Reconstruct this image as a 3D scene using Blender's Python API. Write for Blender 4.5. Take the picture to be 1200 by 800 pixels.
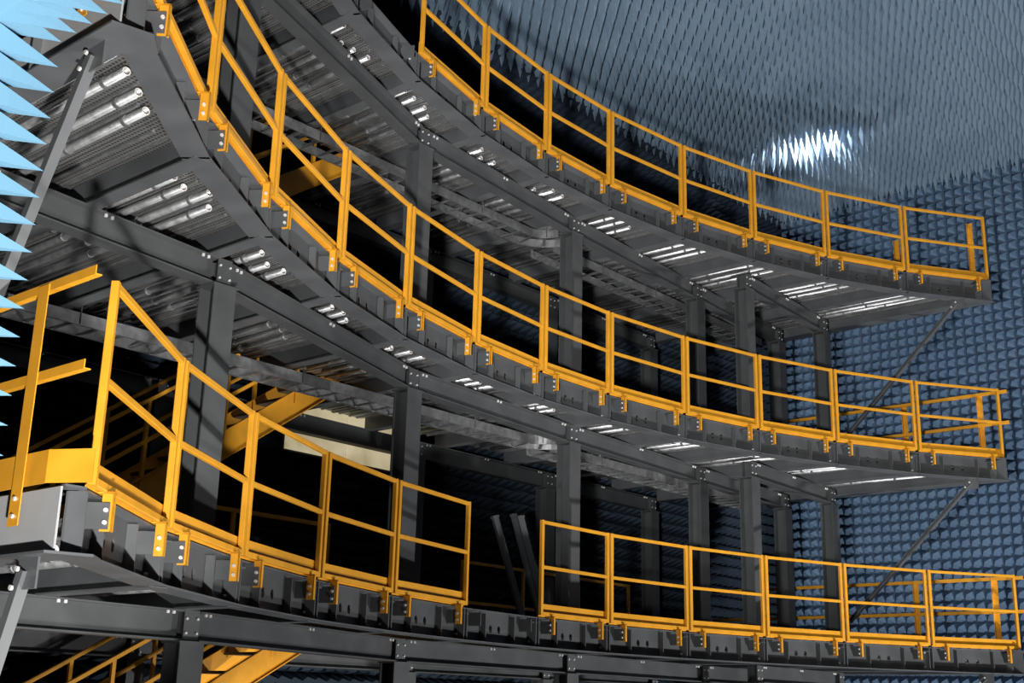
import bpy, bmesh, math, random
from mathutils import Vector, Matrix
random.seed(7)
D = bpy.data
for o in list(D.objects): D.objects.remove(o, do_unlink=True)
S = bpy.context.scene
COL = S.collection

# ------------------------------------------------------------------ camera
ZO = 1.6                                   # eye height above the floor
CAMP = Vector((-2.715, -12.125, ZO))
FWD = Vector((-0.634, 0.720, 0.2805)).normalized()
RGT = Vector((0.755, 0.655, 0.0245))
RGT = (RGT - RGT.dot(FWD) * FWD).normalized()
UPV = RGT.cross(FWD)
FPX = 1474.1
cam = D.cameras.new('camera'); cam.sensor_width = 36.0; cam.lens = FPX / 1200 * 36
cam.clip_end = 200
co = D.objects.new('camera', cam); COL.objects.link(co)
co.matrix_world = Matrix(((RGT.x, UPV.x, -FWD.x, CAMP.x), (RGT.y, UPV.y, -FWD.y, CAMP.y), (RGT.z, UPV.z, -FWD.z, CAMP.z), (0, 0, 0, 1)))
S.camera = co
def px(p):                                  # 1200x800 pixel of a world point, used to pick which pyramids show
    d = Vector(p) - CAMP; z = d.dot(FWD)
    if z < .3: return (-999, -999, z)
    return (600 + FPX * d.dot(RGT) / z, 400 - FPX * d.dot(UPV) / z, z)

# ------------------------------------------------------------------ world, lights, exposure
w = D.worlds.new('world'); S.world = w; w.use_nodes = True
bg = w.node_tree.nodes['Background']; bg.inputs[0].default_value = (.55, .65, .8, 1); bg.inputs[1].default_value = .02
S.view_settings.view_transform = 'Standard'; S.view_settings.look = 'None'
S.view_settings.exposure = 0.0; S.view_settings.gamma = 1.0; S.view_settings.use_curve_mapping = False

def area(name, loc, target, size, power, color=(1, 1, 1), spread=180):
    l = D.lights.new(name, 'AREA'); l.shape = 'DISK'; l.size = size; l.energy = power; l.color = color; l.spread = math.radians(spread)
    o = D.objects.new(name, l); COL.objects.link(o); o.location = loc
    o.rotation_euler = (Vector(target) - Vector(loc)).to_track_quat('-Z', 'Y').to_euler()
    return o
def spot(name, loc, target, power, color=(1, 1, 1), size=150, rad=.15):
    l = D.lights.new(name, 'SPOT'); l.energy = power; l.color = color; l.spot_size = math.radians(size); l.spot_blend = .5; l.shadow_soft_size = rad
    o = D.objects.new(name, l); COL.objects.link(o); o.location = loc
    o.rotation_euler = (Vector(target) - Vector(loc)).to_track_quat('-Z', 'Y').to_euler()
    return o
FZ = -4.5                                   # chamber floor, well below the eye
# floodlights on the chamber floor, pointing up at the walkways and ceiling (all out of frame)
area('floodlight', (-3.8, -3.8, FZ + .3), (-10.5, -3.5, 6), .6, 480, (1, .97, .93))
area('floodlight', (-3.2, 4.2, FZ + .3), (-10.8, 5.5, 8), .6, 1500, (1, .98, .96))
# lamps on stands beside the camera: one turned to the near end of the walkways, one to their far end
spot('floodlight', (-1.2, -12.2, -1.2), (-9.2, -9.5, 3.3), 8600, (1, .97, .92), 36, .12)
spot('floodlight', (-3.6, -12.6, 1.35), (-11.4, 7.5, 11.8), 10500, (1, .98, .95), 50, .28)
# work lamp below the lowest walkway, by the stairs
spot('work_lamp', (-12.9, -6.4, -.4), (-14.2, -3.5, .5), 1500, (1, .93, .78), 44, .1)

# ------------------------------------------------------------------ materials
def mat(name, color, rough=.5, metal=0., noise=.0, scale=6., bump=0., spec=.5, detail_dark=None):
    m = D.materials.new(name); m.use_nodes = True; nt = m.node_tree; b = nt.nodes['Principled BSDF']
    b.inputs['Base Color'].default_value = (*color, 1); b.inputs['Roughness'].default_value = rough
    b.inputs['Metallic'].default_value = metal; b.inputs['Specular IOR Level'].default_value = spec
    if noise or bump:
        tc = nt.nodes.new('ShaderNodeTexCoord'); nz = nt.nodes.new('ShaderNodeTexNoise')
        nz.inputs['Scale'].default_value = scale; nz.inputs['Detail'].default_value = 6
        nt.links.new(tc.outputs['Object'], nz.inputs['Vector'])
        if noise:
            rp = nt.nodes.new('ShaderNodeValToRGB'); rp.color_ramp.elements[0].position = .3; rp.color_ramp.elements[1].position = .7
            lo = [c * (1 - noise) for c in color]; hi = [min(1, c * (1 + noise)) for c in color]
            rp.color_ramp.elements[0].color = (*lo, 1); rp.color_ramp.elements[1].color = (*hi, 1)
            nt.links.new(nz.outputs['Fac'], rp.inputs['Fac']); nt.links.new(rp.outputs['Color'], b.inputs['Base Color'])
            mr = nt.nodes.new('ShaderNodeMapRange'); mr.inputs['To Min'].default_value = max(.05, rough - .1); mr.inputs['To Max'].default_value = min(1, rough + .12)
            nt.links.new(nz.outputs['Fac'], mr.inputs['Value']); nt.links.new(mr.outputs['Result'], b.inputs['Roughness'])
        if bump:
            bp = nt.nodes.new('ShaderNodeBump'); bp.inputs['Strength'].default_value = bump; bp.inputs['Distance'].default_value = .01
            nt.links.new(nz.outputs['Fac'], bp.inputs['Height']); nt.links.new(bp.outputs['Normal'], b.inputs['Normal'])
    return m
M = {}
M['grey'] = mat('grey_paint', (.088, .094, .101), .42, 0, .14, 3.)
M['grey_dark'] = mat('dark_grey_paint', (.066, .070, .074), .45, 0, .15, 3.)
M['grey_light'] = mat('light_grey_paint', (.36, .37, .38), .45, 0, .08, 3.)
M['yellow'] = mat('yellow_paint', (.68, .31, .02), .4, 0, .10, 5.)
M['galv'] = mat('galvanised_steel', (.38, .39, .40), .40, .8, .22, 14.)
M['pipe_rim'] = mat('bare_tube_end', (.72, .66, .62), .5, .1)
M['bolt'] = mat('zinc_bolt', (.82, .83, .83), .3, .35)
M['foam_backing'] = mat('foam_backing', (.05, .075, .105), .95, 0, .1, 4.)
M['floor'] = mat('floor_foam', (.06, .085, .115), .9, 0, .15, 2.)
M['dark'] = mat('dark_wall', (.03, .033, .04), .85, 0, .2, 1.5)
M['board'] = mat('cream_board', (.62, .52, .33), .7, 0, .2, 2.)
M['red'] = mat('red_plastic', (.5, .02, .015), .4)
M['lamp_body'] = mat('lamp_body', (.35, .36, .37), .5, .3)

def foam(name, c0, c1, block=.6):
    m = D.materials.new(name); m.use_nodes = True; nt = m.node_tree; b = nt.nodes['Principled BSDF']
    b.inputs['Roughness'].default_value = .85; b.inputs['Specular IOR Level'].default_value = .25
    g = nt.nodes.new('ShaderNodeNewGeometry')
    dv = nt.nodes.new('ShaderNodeVectorMath'); dv.operation = 'DIVIDE'; dv.inputs[1].default_value = (block, block, block)
    fl = nt.nodes.new('ShaderNodeVectorMath'); fl.operation = 'FLOOR'
    ad = nt.nodes.new('ShaderNodeVectorMath'); ad.operation = 'ADD'; ad.inputs[1].default_value = (.137, .211, .173)
    wn = nt.nodes.new('ShaderNodeTexWhiteNoise'); wn.noise_dimensions = '3D'
    nz = nt.nodes.new('ShaderNodeTexNoise'); nz.inputs['Scale'].default_value = .7; nz.inputs['Detail'].default_value = 5
    mx = nt.nodes.new('ShaderNodeMath'); mx.operation = 'MULTIPLY_ADD'; mx.inputs[1].default_value = .45; 
    md = nt.nodes.new('ShaderNodeMath'); md.operation = 'MULTIPLY'; md.inputs[1].default_value = .6
    rp = nt.nodes.new('ShaderNodeValToRGB'); rp.color_ramp.elements[0].color = (*c0, 1); rp.color_ramp.elements[1].color = (*c1, 1)
    L = nt.links.new
    L(g.outputs['Position'], dv.inputs[0]); L(dv.outputs[0], ad.inputs[0]); L(ad.outputs[0], fl.inputs[0]); L(fl.outputs[0], wn.inputs['Vector'])
    L(g.outputs['Position'], nz.inputs['Vector']); L(nz.outputs['Fac'], md.inputs[0])
    L(wn.outputs['Value'], mx.inputs[0]); L(md.outputs[0], mx.inputs[2]); L(mx.outputs[0], rp.inputs['Fac']); L(rp.outputs['Color'], b.inputs['Base Color'])
    return m
M['foam'] = foam('blue_foam', (.155, .228, .32), (.22, .31, .41))
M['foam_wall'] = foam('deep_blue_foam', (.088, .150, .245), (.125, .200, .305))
M['foam_old'] = foam('dark_blue_foam', (.018, .03, .048), (.028, .045, .068))  # left wall foam, darkened: the shade behind the walkways is put into its colour
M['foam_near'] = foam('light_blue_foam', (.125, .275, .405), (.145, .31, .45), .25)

def perforated(name):
    m = D.materials.new(name); m.use_nodes = True; nt = m.node_tree; b = nt.nodes['Principled BSDF']
    b.inputs['Metallic'].default_value = .55; b.inputs['Roughness'].default_value = .45
    tc = nt.nodes.new('ShaderNodeNewGeometry'); vo = nt.nodes.new('ShaderNodeTexVoronoi'); vo.inputs['Scale'].default_value = 28; vo.inputs['Randomness'].default_value = .05
    rp = nt.nodes.new('ShaderNodeValToRGB'); rp.color_ramp.elements[0].position = .3; rp.color_ramp.elements[0].color = (.05, .05, .05, 1)
    rp.color_ramp.elements[1].position = .38; rp.color_ramp.elements[1].color = (.24, .24, .237, 1)
    nt.links.new(tc.outputs['Position'], vo.inputs['Vector']); nt.links.new(vo.outputs['Distance'], rp.inputs['Fac']); nt.links.new(rp.outputs['Color'], b.inputs['Base Color'])
    return m
M['plank'] = perforated('perforated_plank')

def emit(name, color, strength):
    m = D.materials.new(name); m.use_nodes = True; b = m.node_tree.nodes['Principled BSDF']
    b.inputs['Base Color'].default_value = (*color, 1); b.inputs['Emission Color'].default_value = (*color, 1); b.inputs['Emission Strength'].default_value = strength
    return m
M['lamp'] = emit('lamp_diffuser', (1, .99, .97), 9.)
def glow_board():  # cream board surface, the lamplight falling on it added as emission
    m = emit('lit_pane', (.62, .53, .34), 1.0); nt = m.node_tree; b = nt.nodes['Principled BSDF']
    nz = nt.nodes.new('ShaderNodeTexNoise'); nz.inputs['Scale'].default_value = 2.2; nz.inputs['Detail'].default_value = 4
    tc = nt.nodes.new('ShaderNodeNewGeometry'); rp = nt.nodes.new('ShaderNodeValToRGB')
    rp.color_ramp.elements[0].position = .3; rp.color_ramp.elements[0].color = (.42, .35, .2, 1); rp.color_ramp.elements[1].position = .6; rp.color_ramp.elements[1].color = (.66, .57, .37, 1)
    nt.links.new(tc.outputs['Position'], nz.inputs['Vector']); nt.links.new(nz.outputs['Fac'], rp.inputs['Fac']); nt.links.new(rp.outputs['Color'], b.inputs['Emission Color'])
    b.inputs['Emission Strength'].default_value = .8
    return m
M['lit_pane'] = glow_board()

# ------------------------------------------------------------------ mesh helpers
V = Vector
class MB:
    """collects faces in world coordinates, builds ONE mesh object"""
    def __init__(s): s.v = []; s.f = []; s.mi = []
    def add(s, vs, fs, mi=0):
        n = len(s.v); s.v += [V(v) for v in vs]
        for f in fs: s.f.append([n + k for k in f]); s.mi.append(mi)
        return s
    def box(s, a, b, fr=None, mi=0):
        (x0, y0, z0), (x1, y1, z1) = a, b
        vs = [V(p) for p in ((x0, y0, z0), (x1, y0, z0), (x1, y1, z0), (x0, y1, z0), (x0, y0, z1), (x1, y0, z1), (x1, y1, z1), (x0, y1, z1))]
        if fr: vs = [fr @ v for v in vs]
        return s.add(vs, [(3, 2, 1, 0), (4, 5, 6, 7), (0, 1, 5, 4), (1, 2, 6, 5), (2, 3, 7, 6), (3, 0, 4, 7)], mi)
    def prism(s, poly, h0, h1, fr=None, mi=0):
        """poly: list of (x, y), extruded along z"""
        n = len(poly); vs = [V((x, y, h0)) for x, y in poly] + [V((x, y, h1)) for x, y in poly]
        if fr: vs = [fr @ v for v in vs]
        fs = [tuple(reversed(range(n))), tuple(range(n, 2 * n))] + [(k, (k + 1) % n, n + (k + 1) % n, n + k) for k in range(n)]
        return s.add(vs, fs, mi)
    def bar(s, a, b, sec, up=(0, 0, 1), mi=0):
        """sweeps the section polygon (side, up) from a to b"""
        a, b = V(a), V(b); d = (b - a); L = d.length; d.normalize(); u = V(up)
        sd = d.cross(u)
        if sd.length < 1e-4: sd = d.cross(V((1, 0, 0)))
        sd.normalize(); u = sd.cross(d)
        n = len(sec); vs = [a + sd * x + u * y for x, y in sec] + [b + sd * x + u * y for x, y in sec]
        fs = [tuple(range(n)), tuple(reversed(range(n, 2 * n)))] + [(k, n + k, n + (k + 1) % n, (k + 1) % n) for k in range(n)]
        return s.add(vs, fs, mi)
    def tube(s, a, b, r, ri=None, n=12, mi=0, rim=0):
        a, b = V(a), V(b); d = (b - a).normalized(); x = d.orthogonal().normalized(); y = d.cross(x)
        c = [(math.cos(2 * math.pi * k / n), math.sin(2 * math.pi * k / n)) for k in range(n)]
        R = lambda p, q: [p + (x * cx + y * cy) * q for cx, cy in c]
        if ri is None:
            vs = R(a, r) + R(b, r); fs = [tuple(reversed(range(n))), tuple(range(n, 2 * n))] + [(k, (k + 1) % n, n + (k + 1) % n, n + k) for k in range(n)]
            return s.add(vs, fs, mi)
        vs = R(a, r) + R(b, r) + R(b, ri) + R(a, ri); q = lambda o1, o2: [(o1 + k, o1 + (k + 1) % n, o2 + (k + 1) % n, o2 + k) for k in range(n)]
        s.add(vs, q(0, n), mi); m = len(s.v) - 4 * n
        for o1, o2, mm in ((n, 2 * n, rim), (2 * n, 3 * n, mi), (3 * n, 0, rim)):
            for f in q(o1, o2): s.f.append([m + k for k in f]); s.mi.append(mm)
        return s
    def ibeam(s, a, b, wd, h, tf=.014, tw=.01, mi=0, up=(0, 0, 1)):
        """I section hanging below the line a-b"""
        w2 = wd / 2; t2 = tw / 2
        sec = [(-w2, 0), (-w2, -tf), (-t2, -tf), (-t2, -h + tf), (-w2, -h + tf), (-w2, -h), (w2, -h), (w2, -h + tf), (t2, -h + tf), (t2, -tf), (w2, -tf), (w2, 0)]
        return s.bar(a, b, sec, up, mi)
    def build(s, name, mats, parent=None, smooth=False):
        me = D.meshes.new(name)
        root = parent
        while root and root.parent: root = root.parent
        inv = Matrix.Translation(-root.location) if root else None
        vs = [inv @ v for v in s.v] if inv else s.v
        me.from_pydata([tuple(v) for v in vs], [], s.f)
        for m in (mats if isinstance(mats, (list, tuple)) else [mats]): me.materials.append(m)
        for p, k in zip(me.polygons, s.mi): p.material_index = k; p.use_smooth = smooth
        bm = bmesh.new(); bm.from_mesh(me); bmesh.ops.recalc_face_normals(bm, faces=bm.faces); bm.to_mesh(me); bm.free()
        o = D.objects.new(name, me); COL.objects.link(o)
        if parent: o.parent = parent
        return o
def rect(w_, h_, c=.004):
    w2, h2 = w_ / 2, h_ / 2
    return [(-w2 + c, -h2), (w2 - c, -h2), (w2, -h2 + c), (w2, h2 - c), (w2 - c, h2), (-w2 + c, h2), (-w2, h2 - c), (-w2, -h2 + c)]
def tag(o, label, cat, group=None, kind=None):
    o['label'] = label; o['category'] = cat
    if group: o['group'] = group
    if kind: o['kind'] = kind
    return o
def struct(o, label=None, cat=None):
    o['kind'] = 'structure'
    if label: o['label'] = label
    if cat: o['category'] = cat
    return o
def thing(name, loc, label, cat, group=None):
    o = D.objects.new(name, None); COL.objects.link(o); o.location = loc; o.empty_display_size = .1
    o.matrix_world = Matrix.Translation(V(loc))
    return tag(o, label, cat, group)
ORD = ['first', 'second', 'third', 'fourth', 'fifth', 'sixth', 'seventh', 'eighth', 'ninth', 'tenth', 'eleventh', 'twelfth', 'thirteenth']

# ------------------------------------------------------------------ geometry of the place (metres)
R = 12.219
TH = [142.259, 149.438, 156.497, 163.315, 170.067, 177.233, 183.645, 190.212, 197.136, 203.946, 211.129, 218.209, 225.753]
PT = [V((R * math.cos(math.radians(t)), R * math.sin(math.radians(t)), 0)) for t in TH]     # inner edge corners, 0 = far right end
ZL = [1.051 + ZO, 3.962 + ZO, 6.882 + ZO]                                                    # foot of the guardrail on each walkway
LEVEL = ['lowest', 'middle', 'top']
XS = -14.02           # edge of the stair opening
XO = -15.35           # outer edge of the walkways
XW, YW, ZC = -15.95, 12.0, 11.3 + ZO     # left wall, far wall, ceiling
YE0, YE1 = 7.45, -8.9                     # straight ends of the walkways

# ------------------------------------------------------------------ room shell
fl = MB().box((XW - .3, -19, FZ - .3), (14, YW + .3, FZ)).build('floor', M['floor']); struct(fl, 'dark foam covered chamber floor', 'floor')
wl = MB().box((XW - .3, -19, FZ), (XW, YW + .3, ZC + .3)).build('wall_left', M['foam_backing']); struct(wl, 'dark blue foam pyramid wall behind the walkways', 'wall')
wf = MB().box((XW, YW, FZ), (14, YW + .3, ZC + .3)).build('wall_far', M['foam_backing']); struct(wf, 'blue foam pyramid wall beyond the walkway ends', 'wall')
ce = MB().box((XW, -19, ZC), (14, YW, ZC + .3)).build('ceiling', M['foam_backing']); struct(ce, 'ceiling hung with long blue foam pyramids', 'ceiling')
wr = MB().box((14, -19, FZ), (14.3, YW + .3, ZC + .3)).build('wall_right', M['foam_backing']); struct(wr, 'blue foam wall out of view', 'wall')
wn = MB().box((XW, -19.3, FZ), (14.3, -19, ZC + .3)).build('wall_near', M['foam_backing']); struct(wn, 'blue foam wall behind the camera', 'wall')

def pyramid_mesh(name, p, h, nrm, side, up, sk=.04):
    """pyramid with a square foot, centred on the origin, pointing along nrm"""
    n, a, b = V(nrm), V(side) * p / 2, V(up) * p / 2; k = n * (p * sk)
    vs = [-a - b, a - b, a + b, -a + b, -a - b + k, a - b + k, a + b + k, -a + b + k, n * h]
    fs = [(0, 1, 5, 4), (1, 2, 6, 5), (2, 3, 7, 6), (3, 0, 4, 7), (4, 5, 8), (5, 6, 8), (6, 7, 8), (7, 4, 8)]
    return vs, fs
def foam_surface(parent, origin, side, up, nrm, na, nb, p, h, want, skip=None, jit=.008, limit=300, mt=None):
    """a field of pyramids: the ones that show largest are parts, the rest is one stuff part"""
    side, up, nrm, origin = V(side), V(up), V(nrm), V(origin)
    vs, fs = pyramid_mesh('pyramid', p, h, nrm, side, up)
    me = D.meshes.new('pyramid'); me.from_pydata([tuple(v) for v in vs], [], fs); me.materials.append(mt or M['foam'])
    bm = bmesh.new(); bm.from_mesh(me); bmesh.ops.recalc_face_normals(bm, faces=bm.faces); bm.to_mesh(me); bm.free()
    cand, rest = [], []
    for i in range(na):
        for j in range(nb):
            c = origin + side * p * (i + .5) + up * p * (j + .5)
            if skip and skip(c): continue
            x, y, d = px(c + nrm * h * .5)
            if want(x, y): cand.append((d, c))
            else: rest.append(c)
    cand.sort(key=lambda t: t[0])
    rest += [c for d, c in cand[limit:]]
    rnd = random.Random(3)
    inv = parent.matrix_world.inverted()
    for d, c in cand[:limit]:
        o = D.objects.new('pyramid', me); COL.objects.link(o); o.parent = parent; o.location = inv @ c
    VV, FF = [], []
    for c in rest:
        n = len(VV); lean = side * rnd.gauss(0, jit) + up * rnd.gauss(0, jit)
        VV += [tuple(c + v + (lean * (1 if k == 8 else 0))) for k, v in enumerate(vs)]
        FF += [tuple(n + q for q in f) for f in fs]
    m2 = D.meshes.new('pyramid_field'); m2.from_pydata(VV, [], FF); m2.materials.append(mt or M['foam'])
    bm = bmesh.new(); bm.from_mesh(m2); bmesh.ops.recalc_face_normals(bm, faces=bm.faces); bm.to_mesh(m2); bm.free()
    o = D.objects.new('pyramid_field', m2); COL.objects.link(o); o.parent = parent; o['kind'] = 'stuff'
P = .2
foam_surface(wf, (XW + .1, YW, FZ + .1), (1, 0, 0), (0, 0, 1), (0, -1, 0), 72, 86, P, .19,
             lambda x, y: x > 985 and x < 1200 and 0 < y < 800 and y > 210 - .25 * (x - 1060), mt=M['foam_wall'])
LAMP = V((-13.35, 8.75, ZC))
foam_surface(ce, (XW + .1, -8, ZC), (1, 0, 0), (0, 1, 0), (0, 0, -1), 64, 83, .24, .76,
             lambda x, y: 600 < x < 1200 and 0 < y < 30 + (x - 600) * .5,
             skip=lambda c: abs(c.x - LAMP.x) < .6 and abs(c.y - LAMP.y) < .13)
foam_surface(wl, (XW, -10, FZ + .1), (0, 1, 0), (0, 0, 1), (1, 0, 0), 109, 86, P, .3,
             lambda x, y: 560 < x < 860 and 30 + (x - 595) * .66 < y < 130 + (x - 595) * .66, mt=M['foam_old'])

# ------------------------------------------------------------------ guardrails
def frame(a, b, z):
    """local frame on the inner edge: x from a to b, y outwards, z up"""
    ex = (b - a).normalized(); ez = V((0, 0, 1)); ey = ez.cross(ex)
    if ey.dot((a + b) / 2) < 0: ey = -ey
    # keep it right-handed looking from inside: x to the right, y away
    return Matrix(((ex.x, ey.x, 0, a.x), (ex.y, ey.y, 0, a.y), (0, 0, 1, z), (0, 0, 0, 1)))
RH = 1.1
def guardrail(lv, i, label):
    a, b = PT[i + 1], PT[i]; L = (b - a).length; z = ZL[lv]
    F = frame(a, b, z); mid = (a + b) / 2
    t = thing('guardrail_panel', (mid.x, mid.y, z), label, 'railing', 'yellow guardrail panels along the curved edges')
    g = .020; s = .043; Y = M['yellow']
    W = lambda x, y, h: F @ V((x, y, h))
    up = F.to_3x3() @ V((0, 1, 0))
    for x in (g + s / 2, L - g - s / 2):
        MB().bar(W(x, 0, 0), W(x, 0, RH), rect(s, s), up).build('post', Y, t)
    for nm, h in (('top_rail', RH - s / 2), ('mid_rail', .555)):
        MB().bar(W(g + s, 0, h), W(L - g - s, 0, h), rect(s * .9, s * .9)).build(nm, Y, t)
    MB().bar(W(g + s, 0, s / 2), W(L - g - s, 0, s / 2), rect(s, s)).build('bottom_rail', Y, t)
    MB().box((g + .01, .026, -.012), (L - g - .01, .034, .135), F).build('toe_board', Y, t)
    for x in (.15 * L, .845 * L):
        xa = x - .006 if x < L / 2 else x - .018
        lg = MB().box((xa, -.064, -.21), (xa + .012, .0, .0), F).box((xa, -.064, -.21), (xa + .034, -.055, .0), F).box((xa, -.064, -.012), (xa + .034, .026, -.002), F).build('lug', Y, t)
        for h in (-.10, -.165): MB().tube(W(x - .018, -.03, h), W(x - .03, -.03, h), .0125, n=8).build('bolt', M['bolt'], lg)
    return t
for lv, bays in ((0, [0, 1, 2, 3, 4, 5, 7, 8, 9, 10, 11]), (1, list(range(12))), (2, list(range(8)))):
    for k, i in enumerate(bays):
        lab = 'yellow steel guardrail panel on the %s walkway, %s from the far right end' % (LEVEL[lv], ORD[k])
        if lv == 0 and i == 5: lab = 'yellow guardrail panel on the lowest walkway, just right of the open gap'
        if lv == 0 and i == 7: lab = 'yellow guardrail panel on the lowest walkway, just left of the open gap'
        guardrail(lv, i, lab)

# ------------------------------------------------------------------ walkway bays
def holed_plate(mb, F, x0, x1, z0, z1, y0, y1, holes, rx=.030, rz=.046):
    """a plate in the local xz plane with oval holes, front at y0 and back at y1"""
    cuts = [x0] + [v for h in holes for v in (h - .07, h + .07)] + [x1]
    zc = (z0 + z1) / 2 - .01
    for k in range(0, len(cuts), 2): mb.box((cuts[k], y0, z0), (cuts[k + 1], y1, z1), F)
    for h in holes:
        a, b = h - .07, h + .07
        outer = [(b, zc), (b, z1), (h, z1), (a, z1), (a, zc), (a, z0), (h, z0), (b, z0)]
        inner = [(h + rx * math.cos(k * math.pi / 4), zc + rz * math.sin(k * math.pi / 4)) for k in range(8)]
        vs = [F @ V((x, y0, z)) for x, z in outer + inner] + [F @ V((x, y1, z)) for x, z in outer + inner]
        fs = []
        for k in range(8):
            n = (k + 1) % 8
            fs += [(k, n, 8 + n, 8 + k), (16 + n, 16 + k, 24 + k, 24 + n), (8 + k, 8 + n, 24 + n, 24 + k), (n, k, 16 + k, 16 + n)]
        mb.add(vs, fs)
DEP = .37
def xedge(i, y):
    a, b = PT[i + 1], PT[i]; return a.x + (b.x - a.x) * (y - a.y) / (b.y - a.y)
def bay(lv, i, label):
    a, b = PT[i + 1], PT[i]; L = (b - a).length; z = ZL[lv]; F = frame(a, b, z); mid = (a + b) / 2
    rnd = random.Random(lv * 100 + i)
    t = thing('walkway_bay', (mid.x, mid.y, z), label, 'walkway', 'walkway bays')
    W = lambda x, y, h: F @ V((x, y, h)); G = M['grey']
    eb = MB(); holed_plate(eb, F, .03, L - .03, -DEP + .012, -.035, .11, .122, [.43 * L, .545 * L] if i % 2 == 0 or lv else [.43 * L, .545 * L])
    e = eb.build('edge_web', M['grey_dark'], t)  # darker grey than the flanges puts the shade of the recess into the colour
    MB().prism([(-.012, -.035), (L + .012, -.035), (L + .012 + .2 * .06, .165), (-.012 - .2 * .06, .165)], -DEP, -DEP + .012, F).build('bottom_flange', G, t)
    MB().box((0, .02, -.035), (L, .2, -.023), F).build('top_flange', G, t)
    for x in (.30 * L, .70 * L):
        MB().prism([(.11, -.05), (.045, -.05), (.045, -.30), (.03, -DEP + .012), (.11, -DEP + .012)], x - .005, x + .005, F @ Matrix(((0, 0, 1, 0), (1, 0, 0, 0), (0, 1, 0, 0), (0, 0, 0, 1)))).build('stiffener', G, e)
    bb = MB()
    for x in (.028, L - .028):
        MB().box((x - .006, .01, -DEP + .012), (x + .006, .11, -.035), F).build('splice_plate', G, e)
        for h in (-.10, -.30): bb.tube(W(x + (.02 if x < .5 else -.02), .10, h), W(x + (.02 if x < .5 else -.02), .08, h), .013, n=8)
    for x, sg in ((.15 * L, -1), (.845 * L, 1)):
        xa = x - .018 if sg < 0 else x - .006
        m = MB().box((xa, -.046, -.2), (xa + .012, .11, -.06), F)
        m.build('mounting_plate', G, e)
    o = bb.build('bolts', M['bolt'], e); o['kind'] = 'stuff'
    # joist at the right-hand joint of the bay, parallel to the straight ends
    yj = b.y if i else YE0 - .08
    x0 = (b.x if i else xedge(0, yj)) - .03
    XJ = XS if i in (8, 9, 10) else XO
    MB().ibeam((x0, yj, z - .075), (XJ, yj, z - .075), .13, DEP - .075 + .004, .014, .01).build('joist', G, t)
    # perforated planks
    ya, yb = a.y + .07, (b.y if i else YE0) - .07
    if i == 11: ya = YE1 + .1
    n = 4; wd = (yb - ya) / n; XP = XS if i in (7, 8, 9) else XO
    for k in range(n):
        y0, y1 = ya + k * wd + .006, ya + (k + 1) * wd - .006
        e0, e1 = xedge(i, y0) - .17, xedge(i, y1) - .17
        m = MB().prism([(e0, y0), (e1, y1), (XP, y1), (XP, y0)], z - .20, z - .17)
        for q in (.28, .72):
            yy = y0 + (y1 - y0) * q
            m.box((XP, yy - .012, z - .216), (min(e0, e1) - .12, yy + .012, z - .20), None, 1)
        m.build('deck_plank', [M['plank'], M['galv']], t)
    # tubes carried under the planks
    for k, q in enumerate((.10, .27, .43, .60)):
        y = ya + (yb - ya) * (q + rnd.uniform(-.025, .025)); zz = z - .252 - rnd.uniform(0, .015)
        xs = xedge(i, y) - (.33 if i > 4 else .22) - rnd.choice((0, .03, .06, .14, .2))
        xe = XP + .15 + rnd.uniform(0, .25)
        p = MB().tube((xs, y, zz), (xe, y, zz), .030, .022, 12, 0, 1).build('pipe', [M['galv'], M['pipe_rim']], t, True)
        for xx in (xs - .22, xs - .95, xs - 1.7):
            if xx > xe + .1: MB().tube((xx, y, zz), (xx - .035, y, zz), .038, n=10).build('pipe_clamp', M['galv'], p)
    return t
for lv in range(3):
    for i in range(12):
        bay(lv, i, 'grey steel bay of the %s walkway with tubes beneath, %s from the far right end' % (LEVEL[lv], ORD[i]))

# straight end beams of each walkway, with their brackets
for lv in range(3):
    z = ZL[lv]
    for y, sg, nm in ((YE0, 1, 'far right'), (YE1, -1, 'near left')):
        xs = -9.62 if sg > 0 else -8.50
        t = thing('end_beam', (xs, y, z - DEP), 'grey plate beam closing the %s end of the %s walkway' % (nm, LEVEL[lv]), 'beam', 'end beams of the walkways')
        MB().box((XO, y, z - DEP + .012), (xs - .02, y + .012 * sg, z - .035)).build('web', M['grey'] if sg > 0 else M['grey_light'], t)
        tip = [(xs - .28, y - .16 * sg), (xs - .10, y - .30 * sg), (xs + .05, y - .17 * sg)] if sg < 0 else [(xs - .12, y - .16 * sg)]
        MB().prism([(XO, y - .16 * sg)] + tip + [(xs, y + .07 * sg), (XO, y + .07 * sg)], z - DEP - .003, z - DEP + .011).build('bottom_flange', M['grey'], t)
        MB().box((XO, min(y - .12 * sg, y), z - .035), (xs, max(y - .12 * sg, y), z - .023)).build('top_flange', M['grey'], t)
        for q in range(3):
            xx = xs - .9 - q * 1.5
            MB().box((xx - .005, min(y, y + .07 * sg), z - DEP + .012), (xx + .005, max(y, y + .07 * sg), z - .05)).build('stiffener', M['grey'], t)

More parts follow.
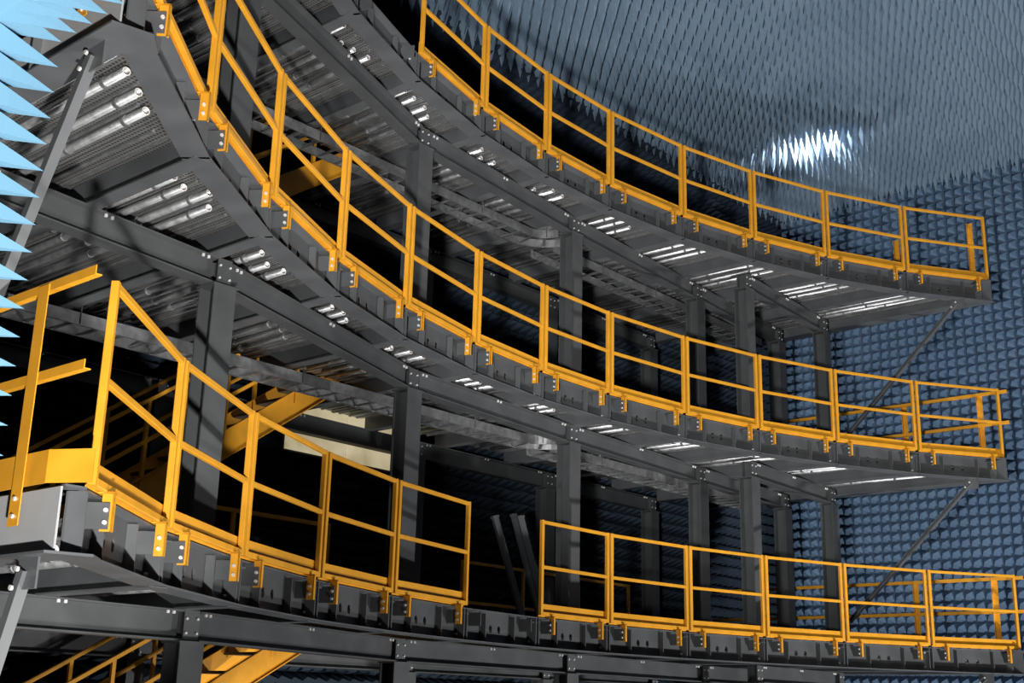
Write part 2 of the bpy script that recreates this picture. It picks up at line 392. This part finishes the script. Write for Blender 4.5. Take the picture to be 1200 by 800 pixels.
# end guardrails: posts and two rails running straight back from the curved edge
def end_rail(lv, y, sg, xs, posts, rails, label, toe=False):
    z = ZL[lv]; Y = M['yellow']; pw = .04 if sg > 0 else .052
    t = thing('end_guardrail', (posts[0], y, z), label, 'railing', 'guardrails on the straight ends')
    for x in posts:
        m = MB().box((x - pw, y + (.02 if sg > 0 else -.026), z - .22), (x + pw, y + (.026 if sg > 0 else -.02), z + RH - .03)).box((x - pw, min(y - .03 * sg, y + .02 * sg), z - .03), (x - pw + .006, max(y - .03 * sg, y + .02 * sg), z + RH - .03))
        p = m.build('post', Y, t)
        for h in (-.08, -.17): MB().tube((x, y + .026 * sg, z + h), (x, y + .037 * sg, z + h), .012, n=8).build('bolt', M['bolt'], p)
    if rails:
        for nm, h in (('top_rail', RH - .04), ('mid_rail', .56)):
            m = MB().box((XO + .3, y - .02, z + h - .022), (xs, y - .014, z + h + .022)).box((XO + .3, y - .02, z + h - .028), (xs, y + .02, z + h - .022))
            m.build(nm, Y, t)
    if toe:
        MB().box((XO + .3, y - .012, z - .02), (xs - .25, y - .004, z + .15)).prism([(xs - .25, y - .012), (xs - .02, y + .11), (xs - .03, y + .118), (xs - .25, y - .004)], z - .02, z + .15).build('toe_board', Y, t)
end_rail(0, YE0 + .05, 1, -9.55, (-10.0, -11.26, -12.6), True, 'yellow rails across the far right end of the lowest walkway')
end_rail(1, YE0 + .05, 1, -9.55, (-10.0, -11.26, -12.6), True, 'yellow rails across the far right end of the middle walkway')
end_rail(2, YE0 + .05, 1, -9.55, (-9.93, -11.21), False, 'two bare yellow posts at the far right end of the top walkway')
end_rail(0, YE1 - .05, -1, -8.34, (-8.84, -10.4, -11.8), True, 'bright yellow rail with cut open ends at the near left end of the lowest walkway', True)
end_rail(1, YE1 - .05, -1, -8.34, (-8.84, -10.4, -11.8), True, 'yellow rail at the near left end of the middle walkway', True)

def inner_rail(x, y0, y1, lv, label):
    z = ZL[lv] - .17; t = thing('stair_guardrail', (x, (y0 + y1) / 2, z), label, 'railing', 'dim guardrails at the back')
    n = max(2, int(round((y1 - y0) / 1.3)))
    for k in range(n + 1): yy = y0 + (y1 - y0) * k / n; MB().box((x - .02, yy - .02, z), (x + .02, yy + .02, z + 1.1)).build('post', M['yellow'], t)
    for nm, h in (('top_rail', 1.12), ('mid_rail', .56)): MB().bar((x, y0 - .02, z + h), (x, y1 + .02, z + h), rect(.042, .042)).build(nm, M['yellow'], t)
for lv in (0, 1):
    inner_rail(XS + .06, -5.2, -2.5, lv, 'dim yellow rail beside the stair opening in the %s walkway' % LEVEL[lv])
    inner_rail(XO + .25, 1.0, 5.0, lv, 'dim yellow rail along the back edge of the %s walkway near the far corner' % LEVEL[lv])

# diagonal struts under the tips of the walkways
def strut(a, b, label):
    t = thing('diagonal_strut', a, label, 'brace', 'diagonal struts')
    a, b = V(a), V(b); d = (b - a).normalized()
    y = a.y
    MB().bar(a, b, [(-.03, -.03), (.03, -.03), (.03, .03), (.022, .03), (.022, -.022), (-.022, -.022), (-.022, .03), (-.03, .03)], (0, 1 if y < 0 else -1, 0)).build('channel', M['grey'], t)
    g = MB().box((a.x - .10, y - .006, a.z - .10), (a.x + .12, y + .006, a.z + .07)).build('gusset_plate', M['grey'], t)
    for k in (.0, .1): q = a + d * k; MB().tube((q.x, y - .04, q.z), (q.x, y - .055, q.z), .014, n=8).build('bolt', M['bolt'], g)
for lv in range(3):
    z = ZL[lv] - DEP - .06
    strut((-10.05, YE0 - .45, z), (-12.18, YE0 - .45, z - 2.05), 'grey diagonal strut below the far right end of the %s walkway' % LEVEL[lv])
    strut((-8.82, YE1 + .02, z), (-10.1 if lv else -9.7, YE1 + .02, z - 2.2), 'grey diagonal strut below the near left end of the %s walkway' % LEVEL[lv])

# ------------------------------------------------------------------ columns and the beams that join them
INNER = [(-12.30, 6.72), (-12.15, 3.95), (-12.82, .53), (-12.5, -2.73), (-11.26, -6.2), (-10.95, -8.6)]
MIDDLE = [(-13.2, 6.8), (-13.03, 3.94)]
OUTER = [(-15.25, 5.85), (-15.25, 3.0), (-15.25, .1), (-15.25, -4.1), (-15.25, -7.2)]
CT = DEP + .235
def column(x, y, lv, label, w_=.22):
    z0 = FZ if lv == 0 else ZL[lv - 1] - .035; z1 = ZL[lv] - CT
    t = thing('steel_column', (x, y, z0), label, 'column', 'steel columns')
    h = w_ / 2; f_ = .016
    sec = [(-h, -h), (-h + f_, -h), (-h + f_, -.006), (h - f_, -.006), (h - f_, -h), (h, -h), (h, h), (h - f_, h), (h - f_, .006), (-h + f_, .006), (-h + f_, h), (-h, h)]
    MB().prism([(x + p, y + q) for p, q in sec], z0, z1 - .015).build('shaft', M['grey_dark'], t)
    MB().box((x - h - .015, y - h - .015, z1 - .015), (x + h + .015, y + h + .015, z1)).build('cap_plate', M['grey_dark'], t)
    MB().box((x - .075, y - .006, z1), (x + .075, y + .006, z1 + .235)).box((x - .08, y - .07, z1), (x - .068, y + .07, z1 + .235)).box((x + .068, y - .07, z1), (x + .08, y + .07, z1 + .235)).build('head_stub', M['grey_dark'], t)
    bb = MB()
    for p in (-.05, .05):
        for h2 in (.06, .17): bb.tube((x + .08, y + p, z1 + h2), (x + .092, y + p, z1 + h2), .010, n=8)
    bb.build('bolts', M['bolt'], t)['kind'] = 'stuff'
    MB().box((x - h - .03, y - h - .03, z0), (x + h + .03, y + h + .03, z0 + .02)).build('base_plate', M['grey_dark'], t)
STO = ['under the lowest walkway', 'between the lowest and middle walkways', 'between the middle and top walkways']
for lv in range(3):
    for k, (x, y) in enumerate(INNER): column(x, y, lv, 'dark grey steel column %s, %s of the front row from the far right' % (STO[lv], ORD[k]))
    for k, (x, y) in enumerate(MIDDLE): column(x, y, lv, 'grey steel column %s, %s of the middle row from the far right' % (STO[lv], ORD[k]))
    for k, (x, y) in enumerate(OUTER): column(x, y, lv, 'dark steel column %s, %s of the back row from the far right' % (STO[lv], ORD[k]))
def beam(a, b, z, label):
    a, b = V((*a, z)), V((*b, z)); d = (b - a).normalized(); a = a + d * .09; b = b - d * .09
    t = thing('main_beam', (a + b) / 2, label, 'beam', 'main beams under the walkways')
    MB().ibeam(a, b, .15, .235, .014, .01).build('i_section', M['grey_dark'], t)
    bb = MB(); sd = d.cross(V((0, 0, 1)))
    if sd.x < 0: sd = -sd
    for q in (.12, (b - a).length / 2, (b - a).length - .12):
        for k in (-.03, .03):
            p = a + d * (q + k) + sd * .055; bb.tube(p + V((0, 0, .002)), p - V((0, 0, .035)), .013, n=8)
    bb.build('bolts', M['bolt'], t)['kind'] = 'stuff'
for lv in range(3):
    z = ZL[lv] - DEP
    runs = [(INNER[0], INNER[1], 'front row, far right'), (MIDDLE[0], MIDDLE[1], 'middle row, far right'), (MIDDLE[1], INNER[2], 'front row, second span from the far right'),
            (INNER[2], INNER[3], 'front row, third span from the far right'), (INNER[3], INNER[4], 'front row, fourth span from the far right'), (INNER[4], INNER[5], 'front row, leftmost span')]
    for k in range(4): runs.append((OUTER[k], OUTER[k + 1], 'back row, %s span from the far right' % ORD[k]))
    for a, b, nm in runs: beam(a, b, z, 'dark grey main beam under the %s walkway, %s' % (LEVEL[lv], nm))

HY = [PT[k].y + .05 for k in range(1, 12)]
# ------------------------------------------------------------------ cable trays
def tray(path, z, w_, label, rung=.3):
    t = thing('cable_tray', (path[0][0], path[0][1], z), label, 'cable tray', 'ladder cable trays')
    P3 = [V((x, y, z)) for x, y in path]
    off = []
    for k in range(len(P3)):
        d = (P3[min(k + 1, len(P3) - 1)] - P3[max(k - 1, 0)]).normalized(); off.append(V((0, 0, 1)).cross(d))
    for s in (-1, 1):
        m = MB(); hh = .06; th = .002
        q = [p + o * s * w_ / 2 for p, o in zip(P3, off)]; q2 = [p + o * s * (w_ / 2 - .018) for p, o in zip(P3, off)]
        vs = []
        for k in range(len(q)): vs += [q[k] + V((0, 0, hh)), q[k] - V((0, 0, hh)), q2[k] - V((0, 0, hh)), q2[k] - V((0, 0, hh - .004)), q[k] + o_eps(off[k], -s * .004) - V((0, 0, hh - .004)), q[k] + o_eps(off[k], -s * .004) + V((0, 0, hh))]
        fs = []
        for k in range(len(q) - 1):
            for j in range(6): fs.append((6 * k + j, 6 * k + (j + 1) % 6, 6 * k + 6 + (j + 1) % 6, 6 * k + 6 + j))
        fs += [tuple(range(6)), tuple(range(6 * (len(q) - 1), 6 * len(q)))]
        m.add(vs, fs).build('side_rail', M['galv'], t)
    for k in range(len(HY)):
        yh = HY[k]
        for j in range(len(P3) - 1):
            if min(P3[j].y, P3[j + 1].y) <= yh < max(P3[j].y, P3[j + 1].y):
                p = P3[j].lerp(P3[j + 1], (yh - P3[j].y) / (P3[j + 1].y - P3[j].y))
                for sg in (-1, 1): q = p + off[j] * sg * (w_ / 2 + .006); MB().tube(q - V((0, 0, .05)), V((q.x, q.y, z + .142)), .006, n=6).build('hanger', M['grey_dark'], t)
    # rungs
    acc = .1
    for k in range(len(P3) - 1):
        L = (P3[k + 1] - P3[k]).length
        while acc < L:
            p = P3[k].lerp(P3[k + 1], acc / L); o = off[k].lerp(off[k + 1], acc / L)
            MB().bar(p + o * (w_ / 2 - .005) - V((0, 0, .045)), p - o * (w_ / 2 - .005) - V((0, 0, .045)), rect(.035, .02, .002)).build('rung', M['galv'], t)
            acc += rung
        acc -= L
def o_eps(o, e): return o * e
def arc(cx, cy, r, a0, a1, n=8): return [(cx + r * math.cos(math.radians(a0 + (a1 - a0) * k / n)), cy + r * math.sin(math.radians(a0 + (a1 - a0) * k / n))) for k in range(n + 1)]
for lv in (1, 2):
    z = ZL[lv] - DEP - .14
    bend = [(-13.52, -7.0), (-13.52, -3), (-13.54, .2)] + arc(-13.04, .25, .5, 178, 100, 8)
    tray(bend, z, .38, 'galvanised ladder tray under the %s walkway, curving in behind a front column' % LEVEL[lv], .28)
    tray([(-13.7, .95), (-13.72, 3.0), (-13.76, 6.9)], z, .42, 'galvanised ladder tray under the %s walkway, running straight to the far end' % LEVEL[lv], .26)

# ------------------------------------------------------------------ stairs between the walkways
def stair(x, y0, z0, y1, z1, label, wd=.8):
    t = thing('steel_stair', (x, y0, z0), label, 'stairs', 'yellow steel stairs')
    Y = M['yellow']; d = V((0, y1 - y0, z1 - z0)).normalized()
    for s in (-1, 1):
        xx = x + s * wd / 2
        MB().bar((xx, y0, z0), (xx, y1, z1), [(-.006, -.14), (.035, -.14), (.035, -.128), (.006, -.128), (.006, .128), (.035, .128), (.035, .14), (-.006, .14)], (0, 0, 1)).build('stringer', Y, t)
        n = 4
        for k in range(n):
            q = (k + .35) / n; p = V((xx, y0 + (y1 - y0) * q, z0 + (z1 - z0) * q)); MB().box((xx - .02, p.y - .02, p.z), (xx + .02, p.y + .02, p.z + 1.0)).build('post', Y, t)
        for h in (.55, 1.0): MB().bar((xx, y0 + (y1 - y0) * .06, z0 + (z1 - z0) * .06 + h), (xx, y1 - (y1 - y0) * .1, z1 - (z1 - z0) * .1 + h), rect(.042, .042)).build('handrail', Y, t)
    n = max(3, int(abs(z1 - z0) / .22))
    for k in range(n):
        q = (k + .5) / n; yy = y0 + (y1 - y0) * q; zz = z0 + (z1 - z0) * q
        MB().box((x - wd / 2 + .01, yy - .11, zz), (x + wd / 2 - .01, yy + .11, zz + .03)).build('tread', M['grey_dark'], t)
stair(-14.6, -6.3, .25, -2.35, ZL[0] - .2, 'bright yellow stair rising to the lowest walkway from the floor')
stair(-14.6, -6.2, ZL[0] + .1, -2.3, ZL[1] - .12, 'dim yellow stair rising from the lowest walkway to the middle one')
stair(-14.6, -6.2, ZL[1] + .1, -2.3, ZL[2] - .12, 'shadowed yellow stair rising from the middle walkway to the top one')

t = thing('stair_landing', (-14.6, -6.9, FZ), 'grey landing at the foot of the bright yellow stair', 'landing')
MB().box((-15.1, -7.5, .12), (-14.1, -6.25, .2)).build('slab', M['grey_dark'], t)
for x in (-15.05, -14.15):
    for y in (-7.45, -6.3): MB().box((x - .04, y - .04, FZ), (x + .04, y + .04, .12)).build('leg', M['grey_dark'], t)

# ------------------------------------------------------------------ cream boards at the left wall behind the stairs, lamplight put in as emission
wy0, wy1, wz0, wz1 = -1.93, .22, 3.2 + ZO, 4.15 + ZO
t = thing('lit_window', (XW + .34, (wy0 + wy1) / 2, wz0), 'cream lit window high on the left wall, behind the dark beams over the lowest walkway', 'window')
for k in range(2):
    ya, yc = wy0 + (wy1 - wy0) * k / 2, wy0 + (wy1 - wy0) * (k + 1) / 2
    MB().box((XW + .33, ya + .008, wz0), (XW + .345, yc - .008, wz1)).build('pane', M['lit_pane'], t)
MB().box((XW + .31, wy0 - .03, wz0 - .03), (XW + .33, wy1 + .03, wz1 + .03)).build('backing_frame', M['dark'], t)

# ------------------------------------------------------------------ planks leaning on the lowest walkway
for k, (y, dy, x, wd, h) in enumerate(((.28, -.34, -13.3, .1, 1.35), (.62, -.32, -13.3, .07, 1.42), (.78, -.30, -13.34, .12, 1.42), (.98, -.34, -13.4, .1, 1.2), (1.05, -.22, -13.55, .07, 1.0))):
    z = ZL[0] - .036
    t = thing('leaning_plank', (x, y, z), 'dull steel plank leaning behind the open gap, %s from the left' % ORD[k], 'plank', 'steel planks leaning behind the gap')
    a = V((x, y, z)); b = V((x - .25, y + dy, z + h))
    MB().bar(a, b, [(-wd / 2, -.02), (wd / 2, -.02), (wd / 2, .02), (wd / 2 - .006, .02), (wd / 2 - .006, -.014), (-wd / 2 + .006, -.014), (-wd / 2 + .006, .02), (-wd / 2, .02)], (-1, 0, 0)).build('channel', M['grey'], t)
    MB().bar(b, b + (b - a).normalized() * .03, rect(wd + .02, .06), (-1, 0, 0)).build('end_cap', M['grey'], t)

# ------------------------------------------------------------------ lamp among the ceiling pyramids
t = thing('ceiling_lamp', LAMP, 'glaring white lamp among the ceiling foam pyramids', 'lamp')
MB().box((LAMP.x - .56, LAMP.y - .09, ZC - .08), (LAMP.x + .56, LAMP.y + .09, ZC)).build('housing', M['lamp_body'], t)
MB().box((LAMP.x - .45, LAMP.y - .07, ZC - .26), (LAMP.x + .45, LAMP.y + .07, ZC - .08)).build('diffuser', M['lamp'], t)
for dx in (-.3, .05, .38):
    l = D.lights.new('lamp_light', 'POINT'); l.energy = 40; l.shadow_soft_size = .03; l.color = (1, .99, .97)
    o = D.objects.new('lamp_light', l); COL.objects.link(o); o.parent = t; o.location = (dx, -.02, -.42)

# ------------------------------------------------------------------ foam pyramids close to the camera on the left
PN = .125; TY = -9.7; PH = .34; XR = -7.575
t = thing('absorber_panel', (XR - .6, TY - PH - .03, FZ), 'upright panel of light blue foam pyramids close by on the left edge', 'foam panel', 'light blue foam panels')
vs, fs = pyramid_mesh('pyramid', PN, PH, (0, 1, 0), (1, 0, 0), (0, 0, 1))
mp = MB().add(vs, fs); me_near = None
def near_pyr(parent, x, z):
    global me_near
    if me_near is None:
        o = MB().add(vs, fs).build('pyramid', M['foam_near'], None); me_near = o.data
    else:
        o = D.objects.new('pyramid', me_near); COL.objects.link(o)
    o.parent = parent; o.location = parent.matrix_world.inverted() @ V((x, TY - PH, z))
ztop = 2.81 + ZO
for r_ in range(1, 40):
    near_pyr(t, XR, ztop - r_ * PN)
MB().box((XR - PN / 2, TY - PH - .06, FZ), (XR + PN / 2, TY - PH, ztop - PN / 2)).build('backing_board', M['foam_near'], t)
MB().box((XR - PN / 2, TY - PH - .12, FZ), (XR + PN / 2, TY - PH - .06, ztop - PN / 2)).build('rear_frame', M['grey'], t)
t = thing('absorber_panel', (XR, TY - PH - .03, ztop), 'upper panel of light blue foam pyramids reaching across the top left corner', 'foam panel', 'light blue foam panels')
for r_ in range(0, 4):
    for c in range(-5, 1): near_pyr(t, XR - c * PN, ztop + r_ * PN)
MB().box((XR - PN / 2, TY - PH - .06, ztop - PN / 2), (XR + 5.5 * PN, TY - PH, ztop + 3.5 * PN)).build('backing_board', M['foam_near'], t)
MB().box((XR - PN / 2, TY - PH - .12, ztop - PN / 2), (XR + 5.5 * PN, TY - PH - .06, ztop + 3.5 * PN)).build('rear_frame', M['grey'], t)
